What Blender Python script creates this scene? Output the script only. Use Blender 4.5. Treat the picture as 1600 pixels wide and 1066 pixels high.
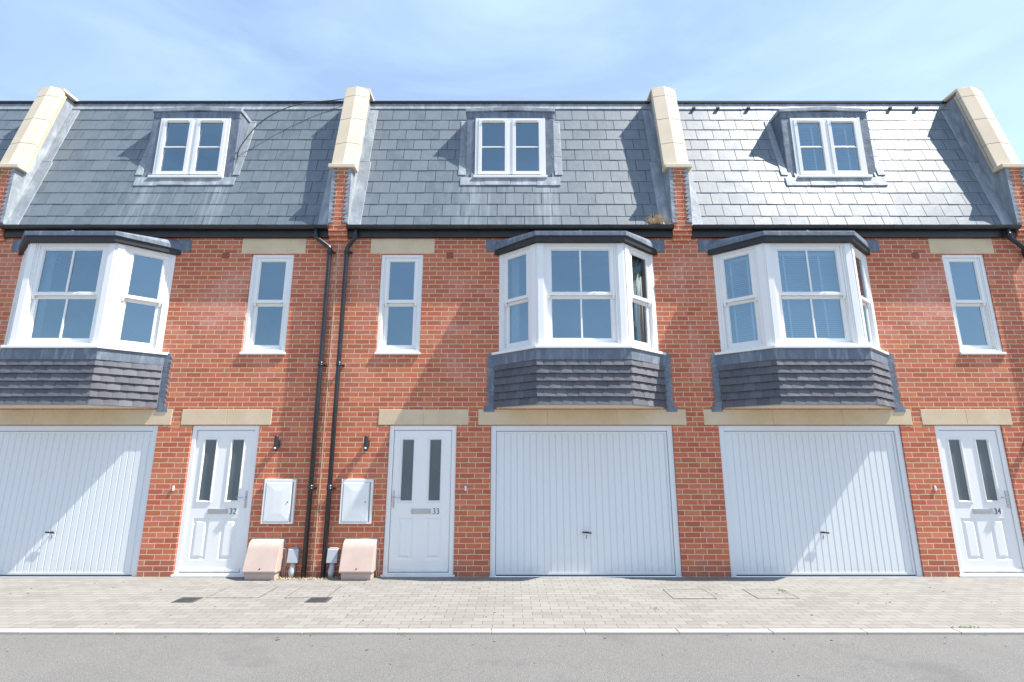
import bpy, bmesh, math, random
from mathutils import Vector
for o in list(bpy.data.objects): bpy.data.objects.remove(o)
random.seed(7)
S = bpy.context.scene
COL = S.collection
R = math.radians

# ------------------------------------------------------------------ camera
PITCH = math.atan(806/3633)
cd = bpy.data.cameras.new('camera'); cam = bpy.data.objects.new('camera', cd); COL.objects.link(cam)
cam.location = (0, -7.85, 1.68); cam.rotation_euler = (math.pi/2+PITCH, 0, 0)
cd.sensor_width = 36; cd.lens = 806/1600*36; cd.clip_end = 1000; cd.clip_start = .05
S.camera = cam
# ------------------------------------------------------------------ light
SUN = Vector((5.02, -1, 7.6)).normalized()
elev = math.asin(SUN.z); rot = math.atan2(SUN.x, SUN.y)
w = bpy.data.worlds.new('World'); S.world = w; w.use_nodes = True
wn = w.node_tree.nodes; wl = w.node_tree.links
for n in list(wn): wn.remove(n)
wo = wn.new('ShaderNodeOutputWorld'); bg = wn.new('ShaderNodeBackground'); sky = wn.new('ShaderNodeTexSky')
sky.sky_type = 'NISHITA'; sky.sun_disc = False; sky.sun_elevation = elev; sky.sun_rotation = rot
sky.air_density = 1.0; sky.dust_density = 0.6; sky.ozone_density = 1.6
bg.inputs['Strength'].default_value = .10
tc = wn.new('ShaderNodeTexCoord'); mp = wn.new('ShaderNodeMapping')
mp.inputs['Rotation'].default_value = (.25, .35, .5); mp.inputs['Scale'].default_value = (1.1, 2.0, 4.5)
nz = wn.new('ShaderNodeTexNoise'); nz.inputs['Scale'].default_value = 1.9; nz.inputs['Detail'].default_value = 9
nz.inputs['Roughness'].default_value = .58; nz.inputs['Distortion'].default_value = .5
rp = wn.new('ShaderNodeValToRGB'); rp.color_ramp.elements[0].position = .38; rp.color_ramp.elements[1].position = .80
rp.color_ramp.elements[0].color = (.31, .31, .31, 1); rp.color_ramp.elements[1].color = (.58, .58, .58, 1)
mx = wn.new('ShaderNodeMix'); mx.data_type = 'RGBA'; mx.inputs['B'].default_value = (4.7, 6.3, 8.8, 1)
wl.new(tc.outputs['Generated'], mp.inputs['Vector']); wl.new(mp.outputs[0], nz.inputs['Vector'])
wl.new(nz.outputs['Fac'], rp.inputs['Fac']); wl.new(rp.outputs[0], mx.inputs['Factor'])
wl.new(sky.outputs[0], mx.inputs['A']); wl.new(mx.outputs['Result'], bg.inputs['Color'])
wl.new(bg.outputs[0], wo.inputs['Surface'])
sl = bpy.data.lights.new('sun', 'SUN'); sl.energy = 5.0; sl.angle = R(.53); sl.color = (1, .95, .87)
so = bpy.data.objects.new('sun', sl); COL.objects.link(so)
so.rotation_euler = SUN.to_track_quat('Z', 'Y').to_euler(); so.location = (10, -10, 20)
S.view_settings.view_transform = 'Standard'; S.view_settings.look = 'None'
S.view_settings.exposure = 1.06; S.view_settings.gamma = 1
S.render.resolution_x = 1024; S.render.resolution_y = 682

# ------------------------------------------------------------------ node helpers
class NT:
    def __init__(s, name):
        s.m = bpy.data.materials.new(name); s.m.use_nodes = True
        s.n = s.m.node_tree.nodes; s.l = s.m.node_tree.links
        s.b = s.n['Principled BSDF']; s.out = s.n['Material Output']
    def node(s, t, **k):
        n = s.n.new(t)
        for a, v in k.items(): setattr(n, a, v)
        return n
    def link(s, a, b): s.l.new(a, b)
    def put(s, sock, v):
        if hasattr(v, 'is_output') or isinstance(v, bpy.types.NodeSocket): s.l.new(v, sock)
        else: sock.default_value = v
    def math(s, op, a, b=None, c=None, clamp=False):
        n = s.node('ShaderNodeMath', operation=op); n.use_clamp = clamp
        s.put(n.inputs[0], a)
        if b is not None: s.put(n.inputs[1], b)
        if c is not None: s.put(n.inputs[2], c)
        return n.outputs[0]
    def mix(s, f, a, b, blend='MIX'):
        n = s.node('ShaderNodeMix', data_type='RGBA', blend_type=blend)
        s.put(n.inputs['Factor'], f); s.put(n.inputs['A'], a); s.put(n.inputs['B'], b)
        return n.outputs['Result']
    def obj(s):
        n = s.node('ShaderNodeTexCoord'); return n.outputs['Object']
    def sep(s, v):
        n = s.node('ShaderNodeSeparateXYZ'); s.link(v, n.inputs[0]); return n.outputs
    def comb(s, x, y, z=0.0):
        n = s.node('ShaderNodeCombineXYZ')
        for i, v in enumerate((x, y, z)): s.put(n.inputs[i], v)
        return n.outputs[0]
    def mapv(s, v, sc=(1, 1, 1), loc=(0, 0, 0)):
        n = s.node('ShaderNodeMapping'); s.link(v, n.inputs[0]); n.inputs['Scale'].default_value = sc
        n.inputs['Location'].default_value = loc; return n.outputs[0]
    def noise(s, v, scale, detail=4, rough=.55, dist=0.0):
        n = s.node('ShaderNodeTexNoise'); s.link(v, n.inputs['Vector']); n.inputs['Scale'].default_value = scale
        n.inputs['Detail'].default_value = detail; n.inputs['Roughness'].default_value = rough
        n.inputs['Distortion'].default_value = dist
        return n.outputs['Fac']
    def ramp(s, f, pts):
        n = s.node('ShaderNodeValToRGB'); s.link(f, n.inputs[0]); e = n.color_ramp.elements
        while len(e) > 1: e.remove(e[-1])
        e[0].position = pts[0][0]; e[0].color = c4(pts[0][1])
        for p, c in pts[1:]:
            x = e.new(p); x.color = c4(c)
        return n.outputs[0]
    def sstep(s, v, a, b):
        n = s.node('ShaderNodeMapRange', interpolation_type='SMOOTHSTEP'); s.put(n.inputs[0], v)
        n.inputs[1].default_value = a; n.inputs[2].default_value = b; return n.outputs[0]
    def bump(s, h, dist, strength=1.0):
        n = s.node('ShaderNodeBump'); s.put(n.inputs['Height'], h); n.inputs['Distance'].default_value = dist
        n.inputs['Strength'].default_value = strength; s.link(n.outputs[0], s.b.inputs['Normal'])
    def fin(s, col=None, rough=None, spec=None, metal=None):
        if col is not None: s.put(s.b.inputs['Base Color'], c4(col) if isinstance(col, tuple) else col)
        if rough is not None: s.put(s.b.inputs['Roughness'], rough)
        if spec is not None: s.put(s.b.inputs['Specular IOR Level'], spec)
        if metal is not None: s.put(s.b.inputs['Metallic'], metal)
        return s.m
def c4(c):
    if isinstance(c, (int, float)): return (c, c, c, 1)
    return tuple(c[:3]) + (1,)

def plain(name, col, rough, var=.12, scale=6, bump=0.0, spec=.5, metal=0.0, streak=False):
    t = NT(name); v = t.obj()
    if streak: v = t.mapv(v, (1, 1, .18))
    f = t.noise(v, scale, 6, .6)
    a = tuple(x*(1-var) for x in col); b = tuple(min(1, x*(1+var)) for x in col)
    c = t.ramp(f, [(.3, a), (.7, b)])
    if bump: t.bump(t.noise(t.obj(), 60, 4), bump)
    return t.fin(c, rough, spec, metal)

def brick_mat():
    t = NT('red_brick'); v = t.obj(); o = t.sep(v)
    wob = t.noise(v, 9, 2)
    wx = t.math('MULTIPLY', t.math('SUBTRACT', wob, .5), .010)
    wob2 = t.noise(t.mapv(v, (1, 1, 1), (5, 3, 8)), 7, 2)
    wz = t.math('MULTIPLY', t.math('SUBTRACT', wob2, .5), .009)
    x = t.math('ADD', t.math('ADD', t.math('SUBTRACT', o[0], o[1]), 50), wx)
    z = t.math('ADD', t.math('ADD', o[2], 7.5), wz)
    r = t.math('DIVIDE', z, .075); row = t.math('FLOOR', r)
    jit = t.node('ShaderNodeTexWhiteNoise', noise_dimensions='1D'); t.link(row, jit.inputs['W'])
    off = t.math('ADD', t.math('MULTIPLY', t.math('MODULO', row, 2), .5), t.math('MULTIPLY', jit.outputs[0], .12))
    u = t.math('ADD', t.math('DIVIDE', x, .225), off); col = t.math('FLOOR', u)
    fu = t.math('MULTIPLY', t.math('SUBTRACT', u, col), .225); fr = t.math('MULTIPLY', t.math('SUBTRACT', r, row), .075)
    du = t.math('MINIMUM', fu, t.math('SUBTRACT', .225, fu)); dr = t.math('MINIMUM', fr, t.math('SUBTRACT', .075, fr))
    d = t.math('MINIMUM', du, dr)
    d = t.math('ADD', d, t.math('MULTIPLY', t.math('SUBTRACT', t.noise(v, 55, 3), .5), .0035))
    face = t.sstep(d, .0036, .0062)
    wn_ = t.node('ShaderNodeTexWhiteNoise', noise_dimensions='2D'); t.link(t.comb(col, row), wn_.inputs['Vector'])
    wn2 = t.node('ShaderNodeTexWhiteNoise', noise_dimensions='2D')
    t.link(t.comb(t.math('ADD', col, 31.5), row), wn2.inputs['Vector'])
    base = t.ramp(wn_.outputs['Value'], [(0, (.375, .104, .060)), (.25, (.425, .124, .069)), (.5, (.455, .137, .074)),
                                         (.8, (.50, .156, .080)), (.93, (.45, .155, .100)), (1, (.55, .188, .090))])
    grain = t.noise(v, 90, 5, .7); gr2 = t.noise(t.mapv(v, (1, 1, 3)), 14, 5, .65)
    base = t.mix(t.sstep(gr2, .30, .75), base, t.mix(1, base, (1.22, 1.2, 1.15, 1), 'MULTIPLY'))
    base = t.mix(t.sstep(grain, .55, .8), base, (.27, .07, .05, 1))
    # pale salt bloom in drifting patches, brick by brick
    big = t.noise(t.mapv(v, (1, 1, 1.25), (2, 0, 4)), .75, 3, .5)
    fl = t.math('MULTIPLY', t.sstep(big, .46, .66), t.math('ADD', .3, t.math('MULTIPLY', wn2.outputs['Value'], .7)))
    hz = t.math('MULTIPLY', t.sstep(o[2], 2.4, 3.4), t.math('SUBTRACT', 1, t.sstep(o[2], 4.5, 5.2)))
    fl = t.math('MULTIPLY', t.math('MULTIPLY', fl, t.sstep(t.noise(v, 18, 5, .7), .25, .65)), hz)
    base = t.mix(fl, base, (.66, .33, .27, 1))
    # damp and splash dirt at the foot of the wall
    low = t.math('MULTIPLY', t.math('SUBTRACT', 1, t.sstep(o[2], .02, .32)), t.sstep(t.noise(v, 3, 4), .3, .7))
    base = t.mix(t.math('MULTIPLY', low, .6), base, (.20, .10, .09, 1))
    mort = t.ramp(t.noise(v, 30, 4), [(.3, (.58, .44, .30)), (.7, (.73, .58, .42))])
    c = t.mix(face, mort, base)
    t.bump(t.math('ADD', face, t.math('MULTIPLY', t.math('ADD', grain, gr2), .25)), .0035, .8)
    return t.fin(c, .86, .25)

def slate_mat():
    t = NT('roof_slate'); v = t.obj(); o = t.sep(v)
    g = t.node('ShaderNodeNewGeometry'); rnd = g.outputs['Random Per Island']
    c = t.ramp(rnd, [(0, (.094, .120, .142)), (.5, (.112, .140, .165)), (1, (.132, .162, .188))])
    f = t.noise(t.mapv(v, (1, 1, .5)), 9, 6, .65)
    c = t.mix(t.sstep(f, .35, .8), c, (.15, .18, .205, 1))
    # chalky run-off below the dormer corners and beside the party walls
    xs = t.noise(t.mapv(v, (9, 1, .5)), 1.1, 4, .6)
    ax = t.math('ABSOLUTE', o[0])
    side = t.math('SUBTRACT', 1, t.sstep(t.math('ABSOLUTE', t.math('SUBTRACT', ax, .62)), .02, .30))
    below = t.math('SUBTRACT', 1, t.sstep(o[2], 6.15, 6.3))
    st = t.math('MULTIPLY', t.math('MULTIPLY', side, below), t.sstep(xs, .38, .66))
    wide = t.math('MULTIPLY', t.math('MULTIPLY', t.math('SUBTRACT', 1, t.sstep(ax, .6, 1.3)), below), t.sstep(xs, .45, .75))
    edge = t.math('MULTIPLY', t.sstep(ax, 2.1, 2.6), t.sstep(xs, .40, .65))
    st = t.math('MAXIMUM', st, t.math('MAXIMUM', t.math('MULTIPLY', wide, .6), t.math('MULTIPLY', edge, .35)))
    c = t.mix(t.math('MULTIPLY', st, .42), c, (.40, .44, .46, 1))
    ro = t.math('ADD', t.math('ADD', .42, t.math('MULTIPLY', rnd, .08)), t.math('MULTIPLY', t.noise(v, 7, 5), .16))
    t.bump(t.noise(t.mapv(v, (1, 1, .6)), 26, 6, .65), .0022)
    return t.fin(c, ro, .62)

def lead_mat(name='lead', base=(.25, .28, .31), pale=(.38, .42, .45)):
    t = NT(name); v = t.obj()
    f = t.noise(t.mapv(v, (2.2, 2.2, .7)), 3.2, 7, .65, .6)
    c = t.ramp(f, [(.28, tuple(x*.8 for x in base)), (.5, base), (.68, pale)])
    s_ = t.noise(t.mapv(v, (16, 16, 1.0)), 1.0, 4, .6)
    c = t.mix(t.math('MULTIPLY', t.sstep(s_, .55, .8), .4), c, (.45, .48, .49, 1))
    t.bump(t.noise(v, 7, 3), .010)
    return t.fin(c, .6, .4, 0.0)

def glass_mat(name, tint, fac, rough=0.0, bump=0.0):
    m = bpy.data.materials.new(name); m.use_nodes = True; n = m.node_tree.nodes; l = m.node_tree.links
    n.remove(n['Principled BSDF']); out = n['Material Output']
    tr = n.new('ShaderNodeBsdfTransparent'); gl = n.new('ShaderNodeBsdfGlossy'); mxs = n.new('ShaderNodeMixShader')
    lw = n.new('ShaderNodeFresnel'); lw.inputs['IOR'].default_value = 1.55
    ad = n.new('ShaderNodeMath'); ad.operation = 'ADD'; ad.inputs[1].default_value = fac; ad.use_clamp = True
    tr.inputs['Color'].default_value = (.72, .80, .84, 1); gl.inputs['Color'].default_value = c4(tint); gl.inputs['Roughness'].default_value = rough
    l.new(lw.outputs[0], ad.inputs[0]); l.new(ad.outputs[0], mxs.inputs[0]); l.new(tr.outputs[0], mxs.inputs[1]); l.new(gl.outputs[0], mxs.inputs[2])
    tcx = n.new('ShaderNodeTexCoord'); nzz = n.new('ShaderNodeTexNoise'); bp = n.new('ShaderNodeBump')
    nzz.inputs['Scale'].default_value = 1.6 if not bump else 160; l.new(tcx.outputs['Object'], nzz.inputs['Vector'])
    bp.inputs['Distance'].default_value = .0035 if not bump else bump
    l.new(nzz.outputs['Fac'], bp.inputs['Height']); l.new(bp.outputs[0], gl.inputs['Normal'])
    l.new(mxs.outputs[0], out.inputs['Surface']); return m

def obscure_mat():
    t = NT('obscured_glass'); v = t.obj()
    c = t.ramp(t.noise(t.mapv(v, (1, 1, .6)), 2.0, 3), [(.3, (.065, .088, .10)), (.7, (.105, .13, .135))])
    vo = t.node('ShaderNodeTexVoronoi'); t.link(v, vo.inputs['Vector']); vo.inputs['Scale'].default_value = 130
    t.bump(vo.outputs['Distance'], .0018)
    return t.fin(c, .16, .75)

def paver_mat():
    t = NT('block_paving'); v = t.obj(); o = t.sep(v)
    x = t.math('ADD', o[0], 80); y = t.math('ADD', o[1], 40)
    r = t.math('DIVIDE', y, .105); row = t.math('FLOOR', r)
    off = t.math('MULTIPLY', t.math('MODULO', row, 2), .5)
    u = t.math('ADD', t.math('DIVIDE', x, .21), off); col = t.math('FLOOR', u)
    fu = t.math('MULTIPLY', t.math('SUBTRACT', u, col), .21); fr = t.math('MULTIPLY', t.math('SUBTRACT', r, row), .105)
    d = t.math('MINIMUM', t.math('MINIMUM', fu, t.math('SUBTRACT', .21, fu)), t.math('MINIMUM', fr, t.math('SUBTRACT', .105, fr)))
    d = t.math('ADD', d, t.math('MULTIPLY', t.math('SUBTRACT', t.noise(v, 40, 3), .5), .002))
    face = t.sstep(d, .0022, .0048)
    w_ = t.node('ShaderNodeTexWhiteNoise', noise_dimensions='2D'); t.link(t.comb(col, row), w_.inputs['Vector'])
    c = t.ramp(w_.outputs['Value'], [(0, (.202, .195, .180)), (.5, (.226, .218, .202)), (1, (.250, .240, .222))])
    big = t.noise(v, .9, 5, .6)
    c = t.mix(t.math('MULTIPLY', t.sstep(big, .4, .7), .45), c, (.27, .26, .242, 1))
    c = t.mix(t.math('MULTIPLY', t.sstep(t.noise(v, 2.6, 6, .7), .52, .8), .35), c, (.16, .15, .14, 1))
    c = t.mix(t.math('MULTIPLY', t.sstep(t.noise(v, 160, 3), .5, .8), .3), c, (.14, .13, .12, 1))
    jc = t.mix(t.sstep(t.noise(v, 3.5, 4), .56, .66), (.10, .093, .082, 1), (.13, .13, .05, 1))
    wear = t.math('MULTIPLY', t.math('SUBTRACT', 1, face), t.math('ADD', .25, t.math('MULTIPLY', t.noise(v, 1.7, 4), .9)), clamp=True)
    c = t.mix(wear, c, jc)
    t.bump(t.math('ADD', face, t.math('MULTIPLY', t.noise(v, 120, 3), .3)), .002)
    return t.fin(c, .9, .25)

def asphalt_mat():
    t = NT('worn_asphalt'); v = t.obj()
    f1 = t.noise(v, 150, 4, .75); f2 = t.noise(v, 45, 5, .75)
    c = t.ramp(f1, [(.28, (.068, .067, .065)), (.46, (.142, .139, .135)), (.60, (.212, .208, .202)), (.74, (.39, .385, .373))])
    c = t.mix(t.math('MULTIPLY', t.sstep(f2, .5, .75), .45), c, (.215, .211, .205, 1))
    big = t.noise(v, .55, 6, .62)
    c = t.mix(t.math('MULTIPLY', t.sstep(big, .42, .72), .45), c, (.23, .226, .219, 1))
    c = t.mix(t.math('MULTIPLY', t.sstep(t.noise(v, 1.1, 6, .68), .52, .68), .38), c, (.09, .089, .088, 1))
    t.bump(t.math('ADD', f1, f2), .006)
    return t.fin(c, .92, .25)

def stone_mat(name, a, b, scale=2.5):
    t = NT(name); v = t.obj()
    c = t.ramp(t.noise(v, scale, 7, .62), [(.3, a), (.7, b)])
    c = t.mix(t.math('MULTIPLY', t.sstep(t.noise(v, 120, 3), .5, .8), .25), c, tuple(x*.7 for x in a)+(1,))
    t.bump(t.noise(v, 70, 4), .0015)
    return t.fin(c, .88, .25)

def white_mat(name, col, rough, dirt=.10):
    t = NT(name); v = t.obj(); o = t.sep(v)
    s_ = t.noise(t.mapv(v, (6, 6, .6)), 1.3, 5, .6)
    c = t.mix(t.math('MULTIPLY', t.sstep(s_, .5, .85), dirt*2), c4(col), tuple(x*.82 for x in col)+(1,))
    low = t.math('MULTIPLY', t.math('SUBTRACT', 1, t.sstep(o[2], .02, .35)), t.sstep(t.noise(v, 6, 5), .4, .75))
    c = t.mix(t.math('MULTIPLY', low, .25), c, (.5, .47, .42, 1))
    return t.fin(c, rough, .45)

M = {}
M['brick'] = brick_mat(); M['slate'] = slate_mat(); M['lead'] = lead_mat()
M['lead_dull'] = lead_mat('lead_dull', (.125, .155, .20), (.22, .255, .30))
M['stone'] = stone_mat('lintel_stone', (.57, .445, .29), (.68, .555, .395))
M['coping'] = stone_mat('coping_stone', (.61, .51, .375), (.70, .60, .46), 1.6)
M['upvc'] = white_mat('white_upvc', (.79, .785, .765), .28, .05)
M['garage'] = white_mat('white_steel_paint', (.70, .72, .73), .35, .08)
M['cream'] = plain('cream_board', (.72, .67, .57), .6, .05)
M['black'] = plain('black_plastic', (.018, .021, .026), .26, .3, 8)
M['gutter'] = plain('black_gutter', (.020, .023, .027), .33, .35, 5)
M['fascia'] = plain('dark_fascia_board', (.016, .015, .015), .45, .4, 12)
M['tile'] = None
t = NT('plain_tile'); g = t.node('ShaderNodeNewGeometry')
c = t.ramp(g.outputs['Random Per Island'], [(0, (.080, .083, .098)), (.6, (.100, .102, .118)), (1, (.125, .126, .140))])
c = t.mix(t.math('MULTIPLY', t.sstep(t.noise(t.obj(), 40, 5, .7), .45, .8), .4), c, (.17, .17, .18, 1))
t.bump(t.noise(t.obj(), 90, 4), .0012); M['tile'] = t.fin(c, .62, .4)
M['pane'] = glass_mat('window_glass', (.68, .90, 1.0), .24)
M['obscure'] = obscure_mat()
M['paver'] = paver_mat(); M['asphalt'] = asphalt_mat()
M['kerb'] = stone_mat('kerb_concrete', (.30, .285, .26), (.38, .36, .33), 3)
M['room'] = plain('room_plaster', (.68, .70, .68), .9, .05)
M['ceil'] = plain('ceiling_paint', (.75, .76, .76), .9, .03)
M['blind'] = plain('blind_slat', (.78, .82, .86), .5, .05)
M['tape'] = plain('blind_tape', (.85, .87, .88), .8, .03)
M['curtain'] = plain('curtain_cloth', (.72, .70, .60), .9, .08, 20)
M['salmon'] = plain('salmon_plastic', (.47, .365, .315), .55, .07, 5)
M['greyplastic'] = plain('grey_plastic', (.42, .44, .47), .45, .08, 6)
M['boxwhite'] = plain('white_grp', (.76, .765, .75), .5, .04, 5)
M['chrome'] = plain('polished_metal', (.55, .57, .60), .2, .05, 6, 0, .5, 1.0)
M['darkmetal'] = plain('number_metal', (.16, .17, .19), .35, .1, 8, 0, .5, .7)
M['iron'] = plain('cast_iron', (.06, .06, .062), .6, .3, 12, .001)
M['frame_steel'] = plain('cover_frame_steel', (.085, .08, .075), .6, .3, 9)
M['straw'] = plain('dry_straw', (.60, .46, .27), .9, .35, 30)
M['litter'] = plain('leaf_litter', (.13, .095, .06), .9, .5, 3)
M['leaf'] = plain('weed_leaf', (.10, .15, .04), .8, .3, 30)
M['cable'] = plain('cable_sheath', (.06, .05, .045), .5, .2, 9)
M['terracotta'] = plain('vent_terracotta', (.26, .095, .065), .8, .2, 20)
M['dark'] = plain('dark_void', (.012, .012, .013), .8, .1)
M['render'] = plain('back_wall_render', (.5, .45, .4), .9, .1)
M['sensor'] = plain('sensor_lens', (.75, .77, .8), .3, .05)
M['mortar'] = plain('mortar', (.55, .45, .32), .9, .15, 20)

# ------------------------------------------------------------------ mesh helpers
class MB:
    def __init__(s): s.v = []; s.f = []; s.sm = []
    def quad(s, *p, smooth=False):
        i = len(s.v); s.v += [tuple(q) for q in p]; s.f.append(tuple(range(i, i+len(p)))); s.sm.append(smooth); return s
    def box(s, x0, x1, y0, y1, z0, z1):
        if x0 > x1: x0, x1 = x1, x0
        if y0 > y1: y0, y1 = y1, y0
        return s.hexa([(x0, y0, z0), (x1, y0, z0), (x1, y1, z0), (x0, y1, z0), (x0, y0, z1), (x1, y0, z1), (x1, y1, z1), (x0, y1, z1)])
    def hexa(s, p, smooth=False):
        i = len(s.v); s.v += [tuple(q) for q in p]
        for f in ((0, 3, 2, 1), (4, 5, 6, 7), (0, 1, 5, 4), (1, 2, 6, 5), (2, 3, 7, 6), (3, 0, 4, 7)):
            s.f.append(tuple(i+k for k in f)); s.sm.append(smooth)
        return s
    def obox(s, F, a0, a1, n0, n1, z0, z1):
        """box in a wall frame F=(ox,oy,dx,dy): a along, n outward"""
        return s.hexa([P(F, a, n, z) for z in (z0, z1) for a, n in ((a0, n1), (a1, n1), (a1, n0), (a0, n0))])
    def prism(s, poly, z0, z1, cap=True):
        n = len(poly); i = len(s.v)
        s.v += [(x, y, z0) for x, y in poly]+[(x, y, z1) for x, y in poly]
        for k in range(n):
            j = (k+1) % n; s.f.append((i+k, i+j, i+n+j, i+n+k)); s.sm.append(False)
        if cap:
            s.f.append(tuple(range(i+n-1, i-1, -1))); s.f.append(tuple(range(i+n, i+2*n))); s.sm += [False, False]
        return s
    def extr_x(s, poly, x0, x1, cap=True, smooth=False):
        """poly in (y,z), extruded along x"""
        n = len(poly); i = len(s.v)
        s.v += [(x0, y, z) for y, z in poly]+[(x1, y, z) for y, z in poly]
        for k in range(n):
            j = (k+1) % n; s.f.append((i+k, i+n+k, i+n+j, i+j)); s.sm.append(smooth)
        if cap:
            s.f.append(tuple(range(i, i+n))); s.f.append(tuple(range(i+2*n-1, i+n-1, -1))); s.sm += [False, False]
        return s
    def tube(s, pts, r, seg=12, caps=True):
        pts = [Vector(p) for p in pts]; n = len(pts); base = len(s.v)
        for k, p in enumerate(pts):
            if k == 0: d = pts[1]-p
            elif k == n-1: d = p-pts[k-1]
            else: d = (pts[k+1]-p).normalized()+(p-pts[k-1]).normalized()
            d.normalize()
            ref = Vector((0, 1, 0)) if abs(d.y) < .9 else Vector((1, 0, 0))
            a = d.cross(ref).normalized(); b = a.cross(d).normalized()
            rr = r[k] if isinstance(r, (list, tuple)) else r
            for q in range(seg):
                th = 2*math.pi*q/seg; s.v.append(tuple(p+a*math.cos(th)*rr+b*math.sin(th)*rr))
        for k in range(n-1):
            for q in range(seg):
                q2 = (q+1) % seg
                s.f.append((base+k*seg+q, base+k*seg+q2, base+(k+1)*seg+q2, base+(k+1)*seg+q)); s.sm.append(True)
        if caps:
            s.f.append(tuple(base+q for q in range(seg-1, -1, -1))); s.f.append(tuple(base+(n-1)*seg+q for q in range(seg))); s.sm += [False, False]
        return s
    def ring(s, x0, x1, z0, z1, w, ya, yb):
        """four mitred sloping strips, outer edge at depth ya, inner edge (w further in) at depth yb, facing -y"""
        o = [(x0, ya, z0), (x1, ya, z0), (x1, ya, z1), (x0, ya, z1)]
        q = [(x0+w, yb, z0+w), (x1-w, yb, z0+w), (x1-w, yb, z1-w), (x0+w, yb, z1-w)]
        for k in range(4):
            j = (k+1) % 4; s.quad(o[k], o[j], q[j], q[k])
        return s
    def build(s, name, mat, parent=None, bevel=0.0):
        me = bpy.data.meshes.new(name)
        off = Vector((0, 0, 0))
        if parent is not None: off = ROOT(parent).location
        me.from_pydata([(x-off.x, y-off.y, z-off.z) for x, y, z in s.v], [], s.f)
        me.polygons.foreach_set('use_smooth', s.sm); me.validate()
        bm = bmesh.new(); bm.from_mesh(me)
        bmesh.ops.remove_doubles(bm, verts=bm.verts, dist=1e-6) if name not in ('slate_roof', 'tile_cladding') else None
        if name not in ('wall', 'glass_pane'): bmesh.ops.recalc_face_normals(bm, faces=bm.faces)
        bm.to_mesh(me); bm.free()
        me.materials.append(mat)
        o = bpy.data.objects.new(name, me); COL.objects.link(o)
        if parent is not None: o.parent = parent
        if bevel:
            b = o.modifiers.new('bevel', 'BEVEL'); b.width = bevel; b.segments = 2; b.limit_method = 'ANGLE'; b.angle_limit = R(40)
        return o
def ROOT(o):
    while o.parent is not None: o = o.parent
    return o
def P(F, a, n, z):
    ox, oy, dx, dy = F; return (ox+dx*a+dy*n, oy+dy*a-dx*n, z)
def frame(ax, ay, bx, by):
    L = math.hypot(bx-ax, by-ay); return (ax, ay, (bx-ax)/L, (by-ay)/L), L
def thing(name, label, cat, loc=(0, 0, 0), group=None):
    o = bpy.data.objects.new(name, None); COL.objects.link(o); o.location = loc; o.empty_display_size = .2
    o['label'] = label; o['category'] = cat
    if group: o['group'] = group
    return o
def tag(o, label=None, cat=None, group=None, kind=None):
    if label: o['label'] = label
    if cat: o['category'] = cat
    if group: o['group'] = group
    if kind: o['kind'] = kind
    return o
def text(name, body, size, loc, parent, mat):
    cu = bpy.data.curves.new('t', 'FONT'); cu.body = body; cu.size = size; cu.extrude = .003; cu.space_character = 1.05
    to = bpy.data.objects.new('t', cu); COL.objects.link(to)
    bpy.context.view_layer.update()
    me = bpy.data.meshes.new_from_object(to.evaluated_get(bpy.context.evaluated_depsgraph_get()))
    bpy.data.objects.remove(to)
    off = ROOT(parent).location
    for v in me.vertices:
        x, y, z = v.co; v.co = (loc[0]+x*.86-off.x, loc[1]-z-off.y, loc[2]+y-off.z)
    me.materials.clear(); me.materials.append(mat)
    o = bpy.data.objects.new(name, me); COL.objects.link(o); o.parent = parent
    return o

# ------------------------------------------------------------------ ground
mb = MB(); mb.box(-70, 70, -2.225, .0, -.3, 0.0)
tag(mb.build('pavement', M['paver']), kind='structure')
mb = MB(); mb.quad((-400, -400, -.022), (400, -400, -.022), (400, -2.30, -.022), (-400, -2.30, -.022))
tag(mb.build('road', M['asphalt']), kind='structure')
mb = MB(); mb.quad((-400, 6.2, -.05), (400, 6.2, -.05), (400, 400, -.05), (-400, 400, -.05))
tag(mb.build('ground', M['paver']), kind='structure')
mb = MB(); x = -60.0+.32
while x < 60:
    h = random.uniform(-.0012, .0012)
    mb.box(x+.003, x+.912, -2.335+random.uniform(-.002, .002), -2.228, -.2, .003+h); x += .915
mb.box(-60, 60, -2.33, -2.232, -.21, -.006)
tag(mb.build('kerb', M['kerb'], bevel=.006), kind='structure')

# ------------------------------------------------------------------ house
HW = 5.58; B0 = -2.82
EAVE_Y, EAVE_Z = -.045, 5.325
RID_Y, RID_Z = .70, 8.165
SA = math.atan2(RID_Z-EAVE_Z, RID_Y-EAVE_Y); SL = math.hypot(RID_Y-EAVE_Y, RID_Z-EAVE_Z)
CSA, SSA = math.cos(SA), math.sin(SA)
def roofp(x, t, n):
    """point on the mansard slope: t up the slope, n outward"""
    return (x, EAVE_Y+t*CSA-n*SSA, EAVE_Z+t*SSA+n*CSA)
def roof_y(z): return EAVE_Y+(z-EAVE_Z)*CSA/SSA

def zigzag(mb, xb, s, z0, z1, w, tooth, y, step=.075):
    """stepped lead flashing: straight edge at xb, toothed edge towards s; one plate per brick course"""
    z = z0
    while z < z1-.01:
        zt = min(z+step, z1); ww = w*random.uniform(.92, 1.08)
        p = [(xb, z), (xb+s*(ww+tooth), z+.004), (xb+s*ww, zt-.004), (xb, zt)]
        if s < 0: p = p[::-1]
        i = len(mb.v); mb.v += [(a, y, b) for a, b in p]+[(a, y+.012, b) for a, b in p]
        mb.f += [(i, i+1, i+2, i+3), (i+7, i+6, i+5, i+4)]+[(i+k, i+4+k, i+4+(k+1) % 4, i+(k+1) % 4) for k in range(4)]
        mb.sm += [False]*6
        z = zt

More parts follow.
